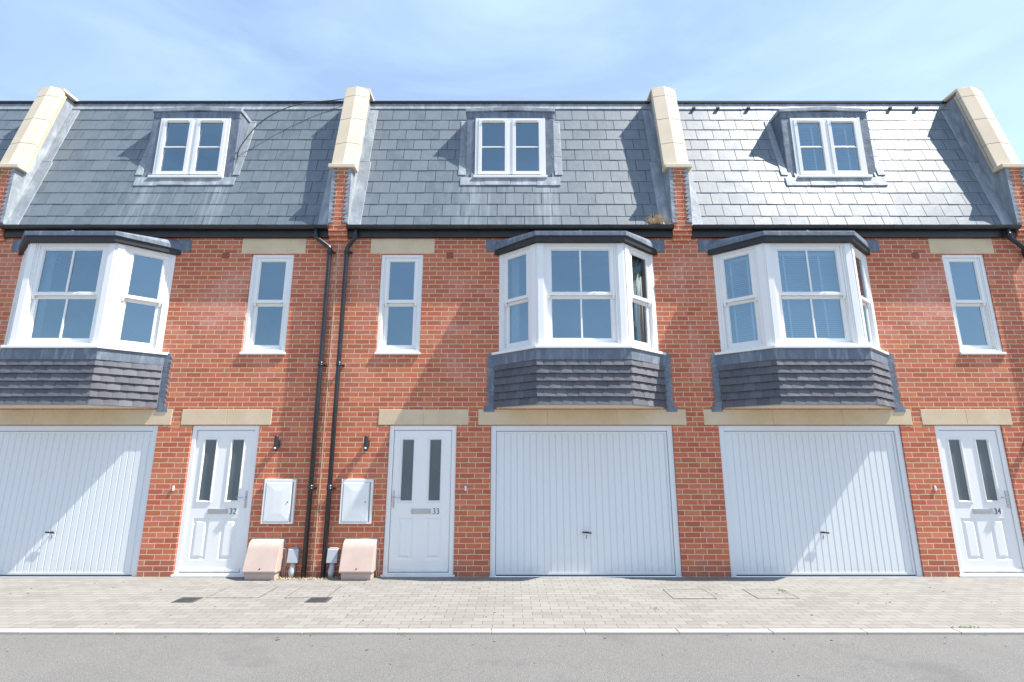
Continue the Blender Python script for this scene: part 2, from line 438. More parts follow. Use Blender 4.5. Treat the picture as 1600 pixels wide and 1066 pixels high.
def sash_pair(par, F, a0, a1, z0, z1, zm, cols, n=0.0, stile=.062):
    """double hung sash in wall frame F between a0..a1; n = outward offset of the frame face"""
    up = MB(); lo = MB()
    nu0, nu1 = n-.058, n-.020      # upper sash sits outside
    nl0, nl1 = n-.098, n-.062      # lower sash behind it
    for mb_, q0, q1, b0, b1, br, tr in ((up, nu0, nu1, zm, z1, .042, .052), (lo, nl0, nl1, z0, zm+.004, .075, .04)):
        mb_.obox(F, a0, a0+stile, q0, q1, b0, b1); mb_.obox(F, a1-stile, a1, q0, q1, b0, b1)
        mb_.obox(F, a0+stile, a1-stile, q0, q1-.001, b0, b0+br); mb_.obox(F, a0+stile, a1-stile, q0, q1-.001, b1-tr, b1)
        # glazing bead
        for (e0, e1, g0, g1) in ((a0+stile, a0+stile+.012, b0+br, b1-tr), (a1-stile-.012, a1-stile, b0+br, b1-tr)):
            mb_.obox(F, e0, e1, q0+.008, q1-.010, g0, g1)
        for (g0, g1) in ((b0+br, b0+br+.012), (b1-tr-.012, b1-tr)):
            mb_.obox(F, a0+stile+.012, a1-stile-.012, q0+.008, q1-.011, g0, g1)
        for c_ in range(1, cols):
            m_ = a0+(a1-a0)*c_/cols
            mb_.obox(F, m_-.013, m_+.013, q0+.006, q1-.006, b0+br+.012, b1-tr-.012)
        g = MB(); gy = (q0+q1)/2-.004
        g.quad(P(F, a0+stile, gy, b0+br), P(F, a1-stile, gy, b0+br), P(F, a1-stile, gy, b1-tr), P(F, a0+stile, gy, b1-tr))
        g.build('glass_pane', M['pane'], par)
    for e0, e1 in ((a0+.004, a0+.045), (a1-.045, a1-.004)):     # sash horns
        up.hexa([P(F, a, q, z) for z, qq in ((zm-.055, nu1-.022), (zm, nu1)) for a, q in ((e0, qq), (e1, qq), (e1, nu0), (e0, nu0))])
    for a_ in (a0+(a1-a0)*.3, a0+(a1-a0)*.7):                      # small lift catches on the meeting rail
        up.obox(F, a_-.012, a_+.012, nu1-.001, nu1+.006, zm+.042, zm+.052)
    up.build('upper_sash', M['upvc'], par, .003); lo.build('lower_sash', M['upvc'], par, .003)

def clip_poly(hw, hf, Pp, cx): return [(cx-hw, 0), (cx-hf, -Pp), (cx+hf, -Pp), (cx+hw, 0)]

def edges(poly):
    return [frame(*poly[k], *poly[k+1]) for k in range(3)]

def bay(par, cx, rnd, blinds=False):
    hw, hf, PP = 1.24, .665, .50
    Z0, Z1 = 3.235, 4.84
    # frame: corner posts, wall posts, head, base rail  (the part itself)
    mb = MB(); poly = clip_poly(hw, hf, PP, cx); E3 = edges(poly)
    for k, (F, L) in enumerate(E3):
        a0 = .055 if k == 0 else .125; a1 = L-(.055 if k == 2 else .125)
        if k == 0: pw0, pw1 = .055, .125
        elif k == 1: pw0, pw1 = .125, .125
        else: pw0, pw1 = .125, .055
        mb.obox(F, 0.0, pw0, -.12, 0, Z0, Z1); mb.obox(F, L-pw1, L, -.12, 0, Z0, Z1)
        mb.obox(F, pw0, L-pw1, -.12, -.004, Z1-.045, Z1); mb.obox(F, pw0, L-pw1, -.12, -.004, Z0, Z0+.05)
        mb.obox(F, pw0, pw0+.03, -.12, -.010, Z0+.05, Z1-.045); mb.obox(F, L-pw1-.03, L-pw1, -.12, -.010, Z0+.05, Z1-.045)
        if k != 1: mb.obox(F, L*.5-.16, L*.5+.16, -.004, .008, Z1-.034, Z1-.018)     # trickle vent
    # moulded cover strips on the two corner posts
    (F0, L0), (F1, L1), (F2, L2) = E3
    for F, a in ((F1, .06), (F1, L1-.06), (F0, L0-.06), (F2, .06)):
        mb.obox(F, a-.045, a+.045, 0.0, .012, Z0, Z1-.012)
    bw = mb.build('bay_window', M['upvc'], par, .003)
    sash_pair(bw, F0, .085, L0-.155, Z0+.05, Z1-.045, 4.02, 1, 0)
    sash_pair(bw, F1, .155, L1-.155, Z0+.05, Z1-.045, 4.02, 2, 0)
    sash_pair(bw, F2, .155, L2-.085, Z0+.05, Z1-.045, 4.02, 1, 0)
    # sill
    mb = MB(); mb.prism(clip_poly(1.365, .70, .575, cx), 3.195, 3.2345); mb.build('window_sill', M['upvc'], bw, .005)
    # roof: lead capping over a dark fascia
    ro = clip_poly(1.345, .69, .60, cx); mb = MB(); n = 4
    i = len(mb.v); mb.v += [(x, y, 4.925) for x, y in ro]+[(x, y, 4.995) for x, y in ro]+[(cx-1.30, -.001, 5.07), (cx+1.30, -.001, 5.07)]
    mb.f += [(0, 1, 5, 4), (1, 2, 6, 5), (2, 3, 7, 6), (4, 5, 8), (5, 6, 9, 8), (6, 7, 9), (3, 2, 1, 0), (0, 4, 8, 9, 7, 3)]; mb.sm += [False]*8
    mb.box(cx-.015, cx+.015, -.575, -.3, 5.0, 5.02)
    br = mb.build('bay_roof', M['lead_dull'], bw, .006)
    mb = MB(); cap = [(cx+.03*math.cos(q)*1.2, -.50+.03*math.sin(q)) for q in [k*math.pi/4 for k in range(8)]]
    mb.prism(cap, 4.99, 5.022); mb.build('roof_cap', M['upvc'], bw, .008)
    mb = MB(); mb.prism(clip_poly(1.32, .672, .575, cx), 4.842, 4.924); mb.build('fascia_board', M['fascia'], bw, .003)
    mb = MB(); mb.prism(clip_poly(1.15, .60, .38, cx), 4.832, 4.838); mb.build('ceiling_panel', M['ceil'], bw)
    mb = MB(); mb.prism(clip_poly(1.255, .672, .517, cx), 4.8405, 4.8435+.002)
    # lead apron below sill + tiles
    mb = MB(); mb.prism(clip_poly(1.325, .69, .548, cx), 3.03, 3.194); mb.build('lead_apron', M['lead_dull'], bw, .004)
    mb = MB(); g = .1125; tw = .166
    inner = clip_poly(1.285, .665, .51, cx)
    core = MB().prism(inner, 2.40, 3.03).build('bay_base', M['fascia'], bw)
    outer = clip_poly(1.292, .672, .517, cx)
    for ke, (F, L) in enumerate(edges(outer)):
        xl = .0115 if ke > 0 else 0; xr = .0115 if ke < 2 else 0
        for j in range(6):
            zb = 2.385+j*g; zt = zb+g+.035
            a = -.0 - (tw/2 if j % 2 else 0)
            while a < L-.01:
                e0 = (a if a > .001 else -xl)+.0008; e1 = (a+tw if a+tw < L else L+xr)-.0008
                if e1-e0 > .02:
                    K = 6; lip = .037+rnd.uniform(-.002, .003); hd = .004; dz = rnd.uniform(-.002, .002); cb = .0045
                    rows = []
                    for q in range(K+1):
                        f = q/K; aa = e0+(e1-e0)*f
                        gfull = (aa-a)/tw; bow = cb*(1-(2*gfull-1)**2)
                        # end-of-run tiles splay out to meet at the corner
                        rows.append((aa, bow))
                    i = len(mb.v)
                    for aa, bow in rows:
                        mb.v.append(P(F, aa, lip+bow, zb+dz)); mb.v.append(P(F, aa, hd+bow, zt)); mb.v.append(P(F, aa, lip+bow-.012, zb+dz))
                    for q in range(K):
                        b_ = i+q*3
                        mb.f.append((b_, b_+3, b_+4, b_+1)); mb.sm.append(False)
                        mb.f.append((b_+2, b_+5, b_+3, b_)); mb.sm.append(False)
                    mb.f.append((i+2, i, i+1)); mb.f.append((i+K*3, i+K*3+2, i+K*3+1)); mb.sm += [False, False]
                a += tw
    mb.build('tile_cladding', M['tile'], bw)
    MB().prism(clip_poly(1.27, .655, .50, cx), 2.372, 2.399).build('bay_soffit', M['cream'], bw)
    # stepped lead at the wall either side, and lead patches behind the bay roof
    for s in (-1, 1):
        mb = MB()
        zigzag(mb, cx+s*1.30, s, 2.40, 3.225, .085, .045, -.014)
        mb.box(cx+s*1.30, cx+s*1.465, -.0145, -.001, 2.325, 2.40)
        mb.build('stepped_flashing', M['lead_dull'], bw)
        MB().box(cx+s*1.10, cx+s*(1.455+rnd.uniform(-.02, .02)), -.011, -.001, 4.905, 5.10).build('lead_flashing', M['lead_dull'], bw)
    return bw

def dormer(par, cx, blinds=False):
    F = (cx, .25, 1, 0)
    zb, zt = 6.33, 7.70
    # lead clad box: surround front, cheeks, roof
    mb = MB()
    yb = roof_y(zt)+.06
    W = .775
    # front surround with opening for the window (-.62..+.62, 6.36..7.525)
    def slab(x0, x1, z0, z1): mb.box(cx+x0, cx+x1, .25, .30, z0, z1)
    slab(-W, -.618, zb-.02, 7.53); slab(.618, W, zb-.02, 7.53); slab(-W, W, 7.532, zt-.03)
    for s in (-1, 1):      # cheeks
        x0, x1 = sorted((cx+s*W, cx+s*(W-.03)))
        pr = [(.3005, 6.30), (.3005, zt-.03), (roof_y(zt)+.02, zt-.03)]
        i = len(mb.v); mb.v += [(x0, y, z) for y, z in pr]+[(x1, y, z) for y, z in pr]
        mb.f += [(i, i+1, i+2), (i+5, i+4, i+3), (i, i+3, i+4, i+1), (i+1, i+4, i+5, i+2), (i+2, i+5, i+3, i)]; mb.sm += [False]*5
    d = mb.build('dormer_window', M['lead_dull'], par, .012)
    # shallow pitched roof of the dormer with rolled edge
    mb = MB(); W2 = W+.022
    pf = [(-W2, 7.655), (0, 7.690), (W2, 7.655), (W2, 7.722), (0, 7.768), (-W2, 7.722)]
    i = len(mb.v); yf, ybk = .228, roof_y(7.72)+.10
    mb.v += [(cx+x, yf, z) for x, z in pf]+[(cx+x, ybk, z) for x, z in pf]
    for k in range(6): j = (k+1) % 6; mb.f.append((i+k, i+j, i+6+j, i+6+k)); mb.sm.append(False)
    mb.f += [(i+5, i+4, i+1, i+0), (i+4, i+3, i+2, i+1), (i+6, i+7, i+10, i+11), (i+7, i+8, i+9, i+10)]; mb.sm += [False]*4
    mb.build('dormer_roof', M['lead'], d, .008)
    # window: outer frame, centre mullion, two casements with a bar
    mb = MB(); n0, n1 = -.08, .012
    z0, z1 = 6.375, 7.528
    mb.obox(F, -.617, -.565, n0, n1, z0, z1); mb.obox(F, .565, .617, n0, n1, z0, z1)
    mb.obox(F, -.565, .565, n0, n1-.001, z0, z0+.05); mb.obox(F, -.565, .565, n0, n1-.001, z1-.03, z1)
    mb.obox(F, -.032, .032, n0, n1-.002, z0+.05, z1-.03)
    wf = mb.build('window_frame', M['upvc'], d, .004)
    for s in (-1, 1):
        mb = MB(); a0, a1 = (-.562, -.034) if s < 0 else (.034, .562); q0, q1 = -.06, .020; st = .062; b0, b1 = z0+.052, z1-.032
        mb.obox(F, a0, a0+st, q0, q1, b0, b1); mb.obox(F, a1-st, a1, q0, q1, b0, b1)
        mb.obox(F, a0+st, a1-st, q0, q1-.001, b0, b0+.06); mb.obox(F, a0+st, a1-st, q0, q1-.001, b1-.05, b1)
        mb.obox(F, a0+st, a1-st, q0+.02, q1-.010, (b0+b1)/2-.012, (b0+b1)/2+.012)
        mb.obox(F, a0+st+.01, a1-st-.01, q1, q1+.014, b1-.030, b1-.012)
        mb.build('casement', M['upvc'], d, .004)
        g = MB(); g.quad(P(F, a0+st, -.01, b0+.06), P(F, a1-st, -.01, b0+.06), P(F, a1-st, -.01, b1-.05), P(F, a0+st, -.01, b1-.05))
        g.build('glass_pane', M['pane'], d)
    MB().box(cx-.635, cx+.635, .165, .255, 6.332, 6.374).build('window_sill', M['upvc'], d, .006)
    # apron below and soakers beside the box
    mb = MB()
    def strip(x0, x1, t0, t1, n):
        mb.hexa([roofp(x, t, nn) for t in (t0, t1) for x, nn in ((x0, n), (x1, n), (x1, n-.02), (x0, n-.02))])
    tz = lambda z: (z-EAVE_Z)/SSA
    xs = [-.86, -.45, 0, .45, .86]
    for k in range(4): strip(cx+xs[k]+.002, cx+xs[k+1]-.002, tz(6.17)+random.uniform(-.008, .008), tz(6.345), .022+.003*(k % 2))
    for s in (-1, 1):
        a, b = sorted((cx+s*(W+.002), cx+s*(W+.125))); z = 6.40
        while z < 7.68:
            z2 = min(z+.42, 7.70); strip(a+random.uniform(-.006, .006), b+random.uniform(-.006, .006), tz(z), tz(z2)-.004, .020); z = z2
    mb.build('lead_apron', M['lead'], d, .004)
    return d

def door(par, x0, x1, hand, num):
    """x0..x1 = opening; hand = side of the handle (-1 left, +1 right)"""
    z1 = 2.125
    mb = MB(); fy = .022
    mb.box(x0+.003, x0+.072, fy, .11, .03, z1-.003); mb.box(x1-.072, x1-.003, fy, .11, .03, z1-.003)
    mb.box(x0+.072, x1-.072, fy+.001, .11, z1-.072, z1-.003)
    mb.box(x0-.02, x1+.02, -.012, .11, .004, .030); mb.box(x0+.072, x1-.072, .028, .11, .030, .052)
    fr = mb.build('door_frame', M['upvc'], par, .004)
    a0, a1, b0, b1 = x0+.078, x1-.078, .060, z1-.078
    ly = .040
    cx = (a0+a1)/2; hw = (a1-a0)/2
    gl = [(cx-.335, cx-.10), (cx+.075, cx+.31)]
    gz = (1.0, 1.945); pz = (.22, .79)
    mb = MB()
    # leaf face cut as strips around four recesses
    xs = sorted([a0, a1]+[q for g in gl for q in g]); zs = [b0, pz[0], pz[1], gz[0], gz[1], b1]
    for i in range(len(xs)-1):
        for j in range(len(zs)-1):
            if i in (1, 3) and j in (1, 3): continue
            mb.quad((xs[i], ly, zs[j]), (xs[i+1], ly, zs[j]), (xs[i+1], ly, zs[j+1]), (xs[i], ly, zs[j+1]))
    for xx, yy in ((a0, 0), (a1, 0)): mb.quad((xx, ly, b0), (xx, ly+.045, b0), (xx, ly+.045, b1), (xx, ly, b1))
    mb.quad((a0, ly, b1), (a1, ly, b1), (a1, ly+.045, b1), (a0, ly+.045, b1)); mb.quad((a0, ly, b0), (a1, ly, b0), (a1, ly+.045, b0), (a0, ly+.045, b0))
    for g in gl:
        mb.ring(g[0], g[1], gz[0], gz[1], .014, ly, ly-.012); mb.ring(g[0]+.014, g[1]-.014, gz[0]+.014, gz[1]-.014, .012, ly-.012, ly-.012)
        mb.ring(g[0]+.026, g[1]-.026, gz[0]+.026, gz[1]-.026, .012, ly-.012, ly+.012)
        mb.ring(g[0], g[1], pz[0], pz[1], .018, ly, ly+.012); mb.ring(g[0]+.018, g[1]-.018, pz[0]+.018, pz[1]-.018, .018, ly+.012, ly+.012)
        mb.ring(g[0]+.036, g[1]-.036, pz[0]+.036, pz[1]-.036, .026, ly+.012, ly-.002)
        k = .062; mb.quad((g[0]+k, ly-.002, pz[0]+k), (g[1]-k, ly-.002, pz[0]+k), (g[1]-k, ly-.002, pz[1]-k), (g[0]+k, ly-.002, pz[1]-k))
    mb.box(a0+.01, a1-.01, ly-.016, ly-.0005, b0+.004, b0+.040)
    lf = mb.build('front_door', M['upvc'], par)
    for g in gl:
        MB().quad((g[0]+.036, ly+.010, gz[0]+.036), (g[1]-.036, ly+.010, gz[0]+.036), (g[1]-.036, ly+.010, gz[1]-.036), (g[0]+.036, ly+.010, gz[1]-.036)).build('glass_pane', M['obscure'], lf)
    MB().box(x0+.05, x1-.05, .10, .12, .03, z1-.01).build('door_backing', M['dark'], lf)
    # handle
    hx = (a0+.030) if hand < 0 else (a1-.030); s = -hand
    mb = MB(); mb.box(hx-.013, hx+.013, ly-.011, ly-.001, .93, 1.175)
    h = mb.build('door_handle', M['chrome'], lf, .005)
    mb = MB(); mb.tube([(hx, ly-.008, 1.085), (hx, ly-.052, 1.085), (hx+s*.02, ly-.060, 1.085), (hx+s*.115, ly-.055, 1.080)], .009, 10)
    mb.tube([(hx, ly-.011, .985), (hx, ly-.024, .985)], .009, 10); o = mb.build('door_lever', M['chrome'], lf)
    # letter plate
    mb = MB(); lx0 = cx-.135; lx1 = cx+.155
    mb.box(lx0, lx1, ly-.010, ly-.001, .85, .92); mb.box(lx0+.02, lx1-.02, ly-.016, ly-.0101, .862, .908)
    mb.build('letter_plate', M['chrome'], lf, .003)
    text('house_number', num, .118, (lx1+.022, ly-.003, .846), lf, M['darkmetal'])
    return lf

def garage(par, x0, x1):
    z1 = 2.125; mb = MB(); fy = .022
    mb.box(x0+.003, x0+.082, fy, .14, .0, z1-.003); mb.box(x1-.082, x1-.003, fy, .14, .0, z1-.003); mb.box(x0+.082, x1-.082, fy+.001, .14, z1-.085, z1-.003)
    mb.build('garage_frame', M['garage'], par, .005)
    a0, a1, b0, b1 = x0+.088, x1-.088, .022, z1-.092
    ly = .046; mb = MB()
    # rim
    r = .03
    mb.box(a0, a0+r, ly-.006, ly+.03, b0, b1); mb.box(a1-r, a1, ly-.006, ly+.03, b0, b1); mb.box(a0+r, a1-r, ly-.005, ly+.03, b0, b0+r); mb.box(a0+r, a1-r, ly-.005, ly+.03, b1-r, b1)
    # ribbed skin
    n = 26; p = (a1-a0-2*r)/n; prof = []
    for k in range(n):
        x = a0+r+k*p
        prof += [(x, ly), (x+p-.018, ly), (x+p-.012, ly+.009), (x+p-.006, ly+.009)]
    prof.append((a1-r, ly))
    for k in range(len(prof)-1):
        (xa, ya), (xb, yb) = prof[k], prof[k+1]; mb.quad((xa, ya, b0+r), (xb, yb, b0+r), (xb, yb, b1-r), (xa, ya, b1-r))
    g = mb.build('garage_door', M['garage'], par)
    MB().box(x0+.02, x1-.02, .13, .15, .0, z1-.01).build('door_backing', M['dark'], g)
    MB().box(a0, a1, ly, ly+.03, .004, .020).build('rubber_seal', M['black'], g)
    cx = (a0+a1)/2+.03; mb = MB()
    mb.tube([(cx, ly-.001, .60), (cx, ly-.038, .60)], .009, 10)
    mb.hexa([(cx+x, ly-y, .60+z+.010*(x > 0)*-1) for z in (-.011, .011) for x, y in ((-.068, .052), (.068, .052), (.060, .036), (-.060, .036))])
    mb.build('door_handle', M['black'], g, .005)
    mb = MB(); mb.tube([(cx, ly-.001, .545), (cx, ly-.006, .545)], .008, 10); mb.box(cx-.004, cx+.004, ly-.004, ly-.001, .505, .535)
    mb.build('lock', M['darkmetal'], g)
    return g

def parapet(par, xb):
    w = .15
    mb = MB()
    body = [(-.10, 5.30), (-.10, 6.335), (.035, 6.335), (.43, 8.16), (1.5, 8.16), (1.5, 5.0), (.02, 5.0), (.02, 5.30)]
    mb.extr_x(body, xb-w, xb+w)
    # corbel courses below
    for k, (z0, z1, y) in enumerate(((5.225, 5.298, -.098), (5.15, 5.223, -.070), (5.075, 5.148, -.036))):
        mb.box(xb-w-.002+.001*k, xb+w+.002-.001*k, y, .02, z0, z1)
    pr = mb.build('party_wall', M['brick'], par)
    # lead on both flanks and stepped lead on the front
    for s in (-1, 1):
        a, b = sorted((xb+s*(w+.001), xb+s*(w+.012)))
        MB().extr_x([(-.108, 5.34), (-.108, 6.325), (.03, 6.325), (.425, 8.15), (1.2, 8.15), (1.2, 7.6), (.03, 5.34)], a, b).build('flank_cladding', M['lead'], pr)
        # upstand flashing dressed over the slates, welted in two lengths
        for t0, t1, wd in ((.0, 1.42, .20), (1.425, 2.74, .17)):
            x0, x1 = sorted((xb+s*(w+.012), xb+s*(w+wd)))
            na, nb = (.026, .020) if s > 0 else (.020, .026)
            MB().hexa([roofp(x, t_, nn) for t_ in (t0, t1) for x, nn in ((x0, na), (x1, nb), (x1, .004), (x0, .004))]).build('lead_flashing', M['lead'], pr, .004)
    mb = MB()
    for s in (-1, 1): zigzag(mb, xb+s*(w+.011), -s, 5.36, 6.33, .045, .05, -.1145)
    mb.build('stepped_flashing', M['lead'], pr)
    # coping stones: saddle-backed section, running up the rake then back over the top
    def sect(p, dirn, nrm, h=.0):
        """five points of the section at p"""
        out = []
        for x, n in ((-.213, -.005), (-.213, .062), (0, .108), (.213, .062), (.213, -.005)): out.append((xb+x, p[0]+nrm[0]*n, p[1]+nrm[1]*n))
        return out
    A = (.0, 6.345); B = (.398, 8.125); L = math.hypot(B[0]-A[0], B[1]-A[1]); d = ((B[0]-A[0])/L, (B[1]-A[1])/L); nr = (-d[1], d[0])
    cuts = [0.0, .545, 1.12, 1.69, L+.02]
    for k in range(4):
        t0, t1 = cuts[k]+.004, cuts[k+1]-.004; mb = MB(); i = 0
        for t_ in (t0, t1):
            q = (A[0]+d[0]*t_, A[1]+d[1]*t_)
            if k == 3 and t_ == t1:
                # mitre to the level coping
                pts = []
                for x, n in ((-.213, -.005), (-.213, .062), (0, .108), (.213, .062), (.213, -.005)):
                    tt = t1+n*.78; pts.append((xb+x, A[0]+d[0]*tt+nr[0]*n, A[1]+d[1]*tt+nr[1]*n))
                mb.v += pts
            else: mb.v += sect(q, d, nr)
        for e in range(5): j = (e+1) % 5; mb.f.append((e, j, 5+j, 5+e)); mb.sm.append(False)
        mb.f += [(4, 3, 2, 1, 0), (5, 6, 7, 8, 9)]; mb.sm += [False, False]
        c = mb.build('coping_stone', M['coping'], pr, .006)
    MB().extr_x([(A[0]+.02, A[1]), (A[0]+d[0]*L+.02, A[1]+d[1]*L), (A[0]+d[0]*L+.06, A[1]+d[1]*L), (A[0]+.06, A[1])], xb-.2, xb+.2).build('mortar_bed', M['mortar'], pr)
    mb = MB(); y0, y1 = .345, 1.55
    for y, dd in ((y0, 0), (y1, 0)):
        mb.v += [(xb+x, y, 8.175+n) for x, n in ((-.225, 0), (-.225, .05), (0, .085), (.225, .05), (.225, 0))]
    for e in range(5): j = (e+1) % 5; mb.f.append((e, j, 5+j, 5+e)); mb.sm.append(False)
    mb.f += [(4, 3, 2, 1, 0), (5, 6, 7, 8, 9)]; mb.sm += [False, False]
    mb.build('coping_stone', M['coping'], pr, .006)
    MB().box(xb-.225, xb+.225, -.145, .035, 6.338, 6.405).build('kneeler_stone', M['coping'], pr, .008)
    return pr

def slate_roof(par, X0, X1, cx, rnd):
    mb = MB(); g = .2535; sw = .303; ncrs = 11
    z_t = lambda t_: EAVE_Z+t_*SSA
    for j in range(ncrs):
        t0 = j*g-.04; t1 = min(t0+g+.02, SL-.02)
        if j == ncrs-1: t1 = SL-.03
        x = X0-(sw/2 if j % 2 else 0)-rnd.uniform(0, .02)
        while x < X1:
            e0, e1 = max(x, X0)+.0042, min(x+sw, X1)-.0042; x += sw
            if e1-e0 < .03: continue
            zc = z_t(t0+g*.5)
            if e0 > cx-.79 and e1 < cx+.79 and z_t(t0) > 6.30 and z_t(t0) < 7.55: continue
            # trim against dormer cheeks
            if z_t(t0) > 6.25 and z_t(t0) < 7.55:
                if e0 < cx-.72 < e1: e1 = cx-.72
                if e0 < cx+.72 < e1: e0 = cx+.72
            nt = .0105+rnd.uniform(-.001, .0015); nh = .003+rnd.uniform(-.001, .001); tl = rnd.uniform(-.0015, .0015); d = rnd.uniform(-.003, .003)
            mb.hexa([roofp(a, t_, n_) for t_, ns in ((t0+d, (nt+tl, nt-tl, nt-.006-tl, nt-.006+tl)), (t1, (nh, nh, nh-.004, nh-.004))) for a, n_ in ((e0, ns[0]), (e1, ns[1]), (e1, ns[2]), (e0, ns[3]))])
    r = mb.build('slate_roof', M['slate'], par)
    # deck in four pieces round the dormer opening
    mb = MB()
    def deck(xa, xb, ta, tb): mb.hexa([roofp(a, t_, n_) for t_ in (ta, tb) for a, n_ in ((xa, 0), (xb, 0), (xb, -.04), (xa, -.04))])
    ta, tb = (6.35-EAVE_Z)/SSA, (7.6-EAVE_Z)/SSA
    deck(X0, cx-.74, 0, SL); deck(cx+.74, X1, 0, SL); deck(cx-.74, cx+.74, 0, ta); deck(cx-.74, cx+.74, tb, SL)
    mb.build('roof_underlay', M['dark'], r)
    # lead capping at the head, dark drip edge, flat roof
    mb = MB(); x = X0+.0
    while x < X1-.05:
        x2 = min(x+rnd.uniform(1.1, 1.6), X1); h = rnd.uniform(-.01, .01)
        mb.hexa([roofp(a, t_, n_) for t_, n0 in ((SL-.165+h, .022), (SL-.005, .020)) for a, n_ in ((x+.002, n0), (x2-.002, n0), (x2-.002, 0), (x+.002, 0))]); x = x2
    mb.build('lead_capping', M['lead'], r, .004)
    mb = MB(); mb.box(X0, X1, RID_Y-.055, RID_Y+.02, RID_Z-.008, RID_Z+.030); mb.box(X0, X1, RID_Y+.02, 6.0, RID_Z-.04, RID_Z+.012)
    mb.build('flat_roof', M['fascia'], r)
    return r

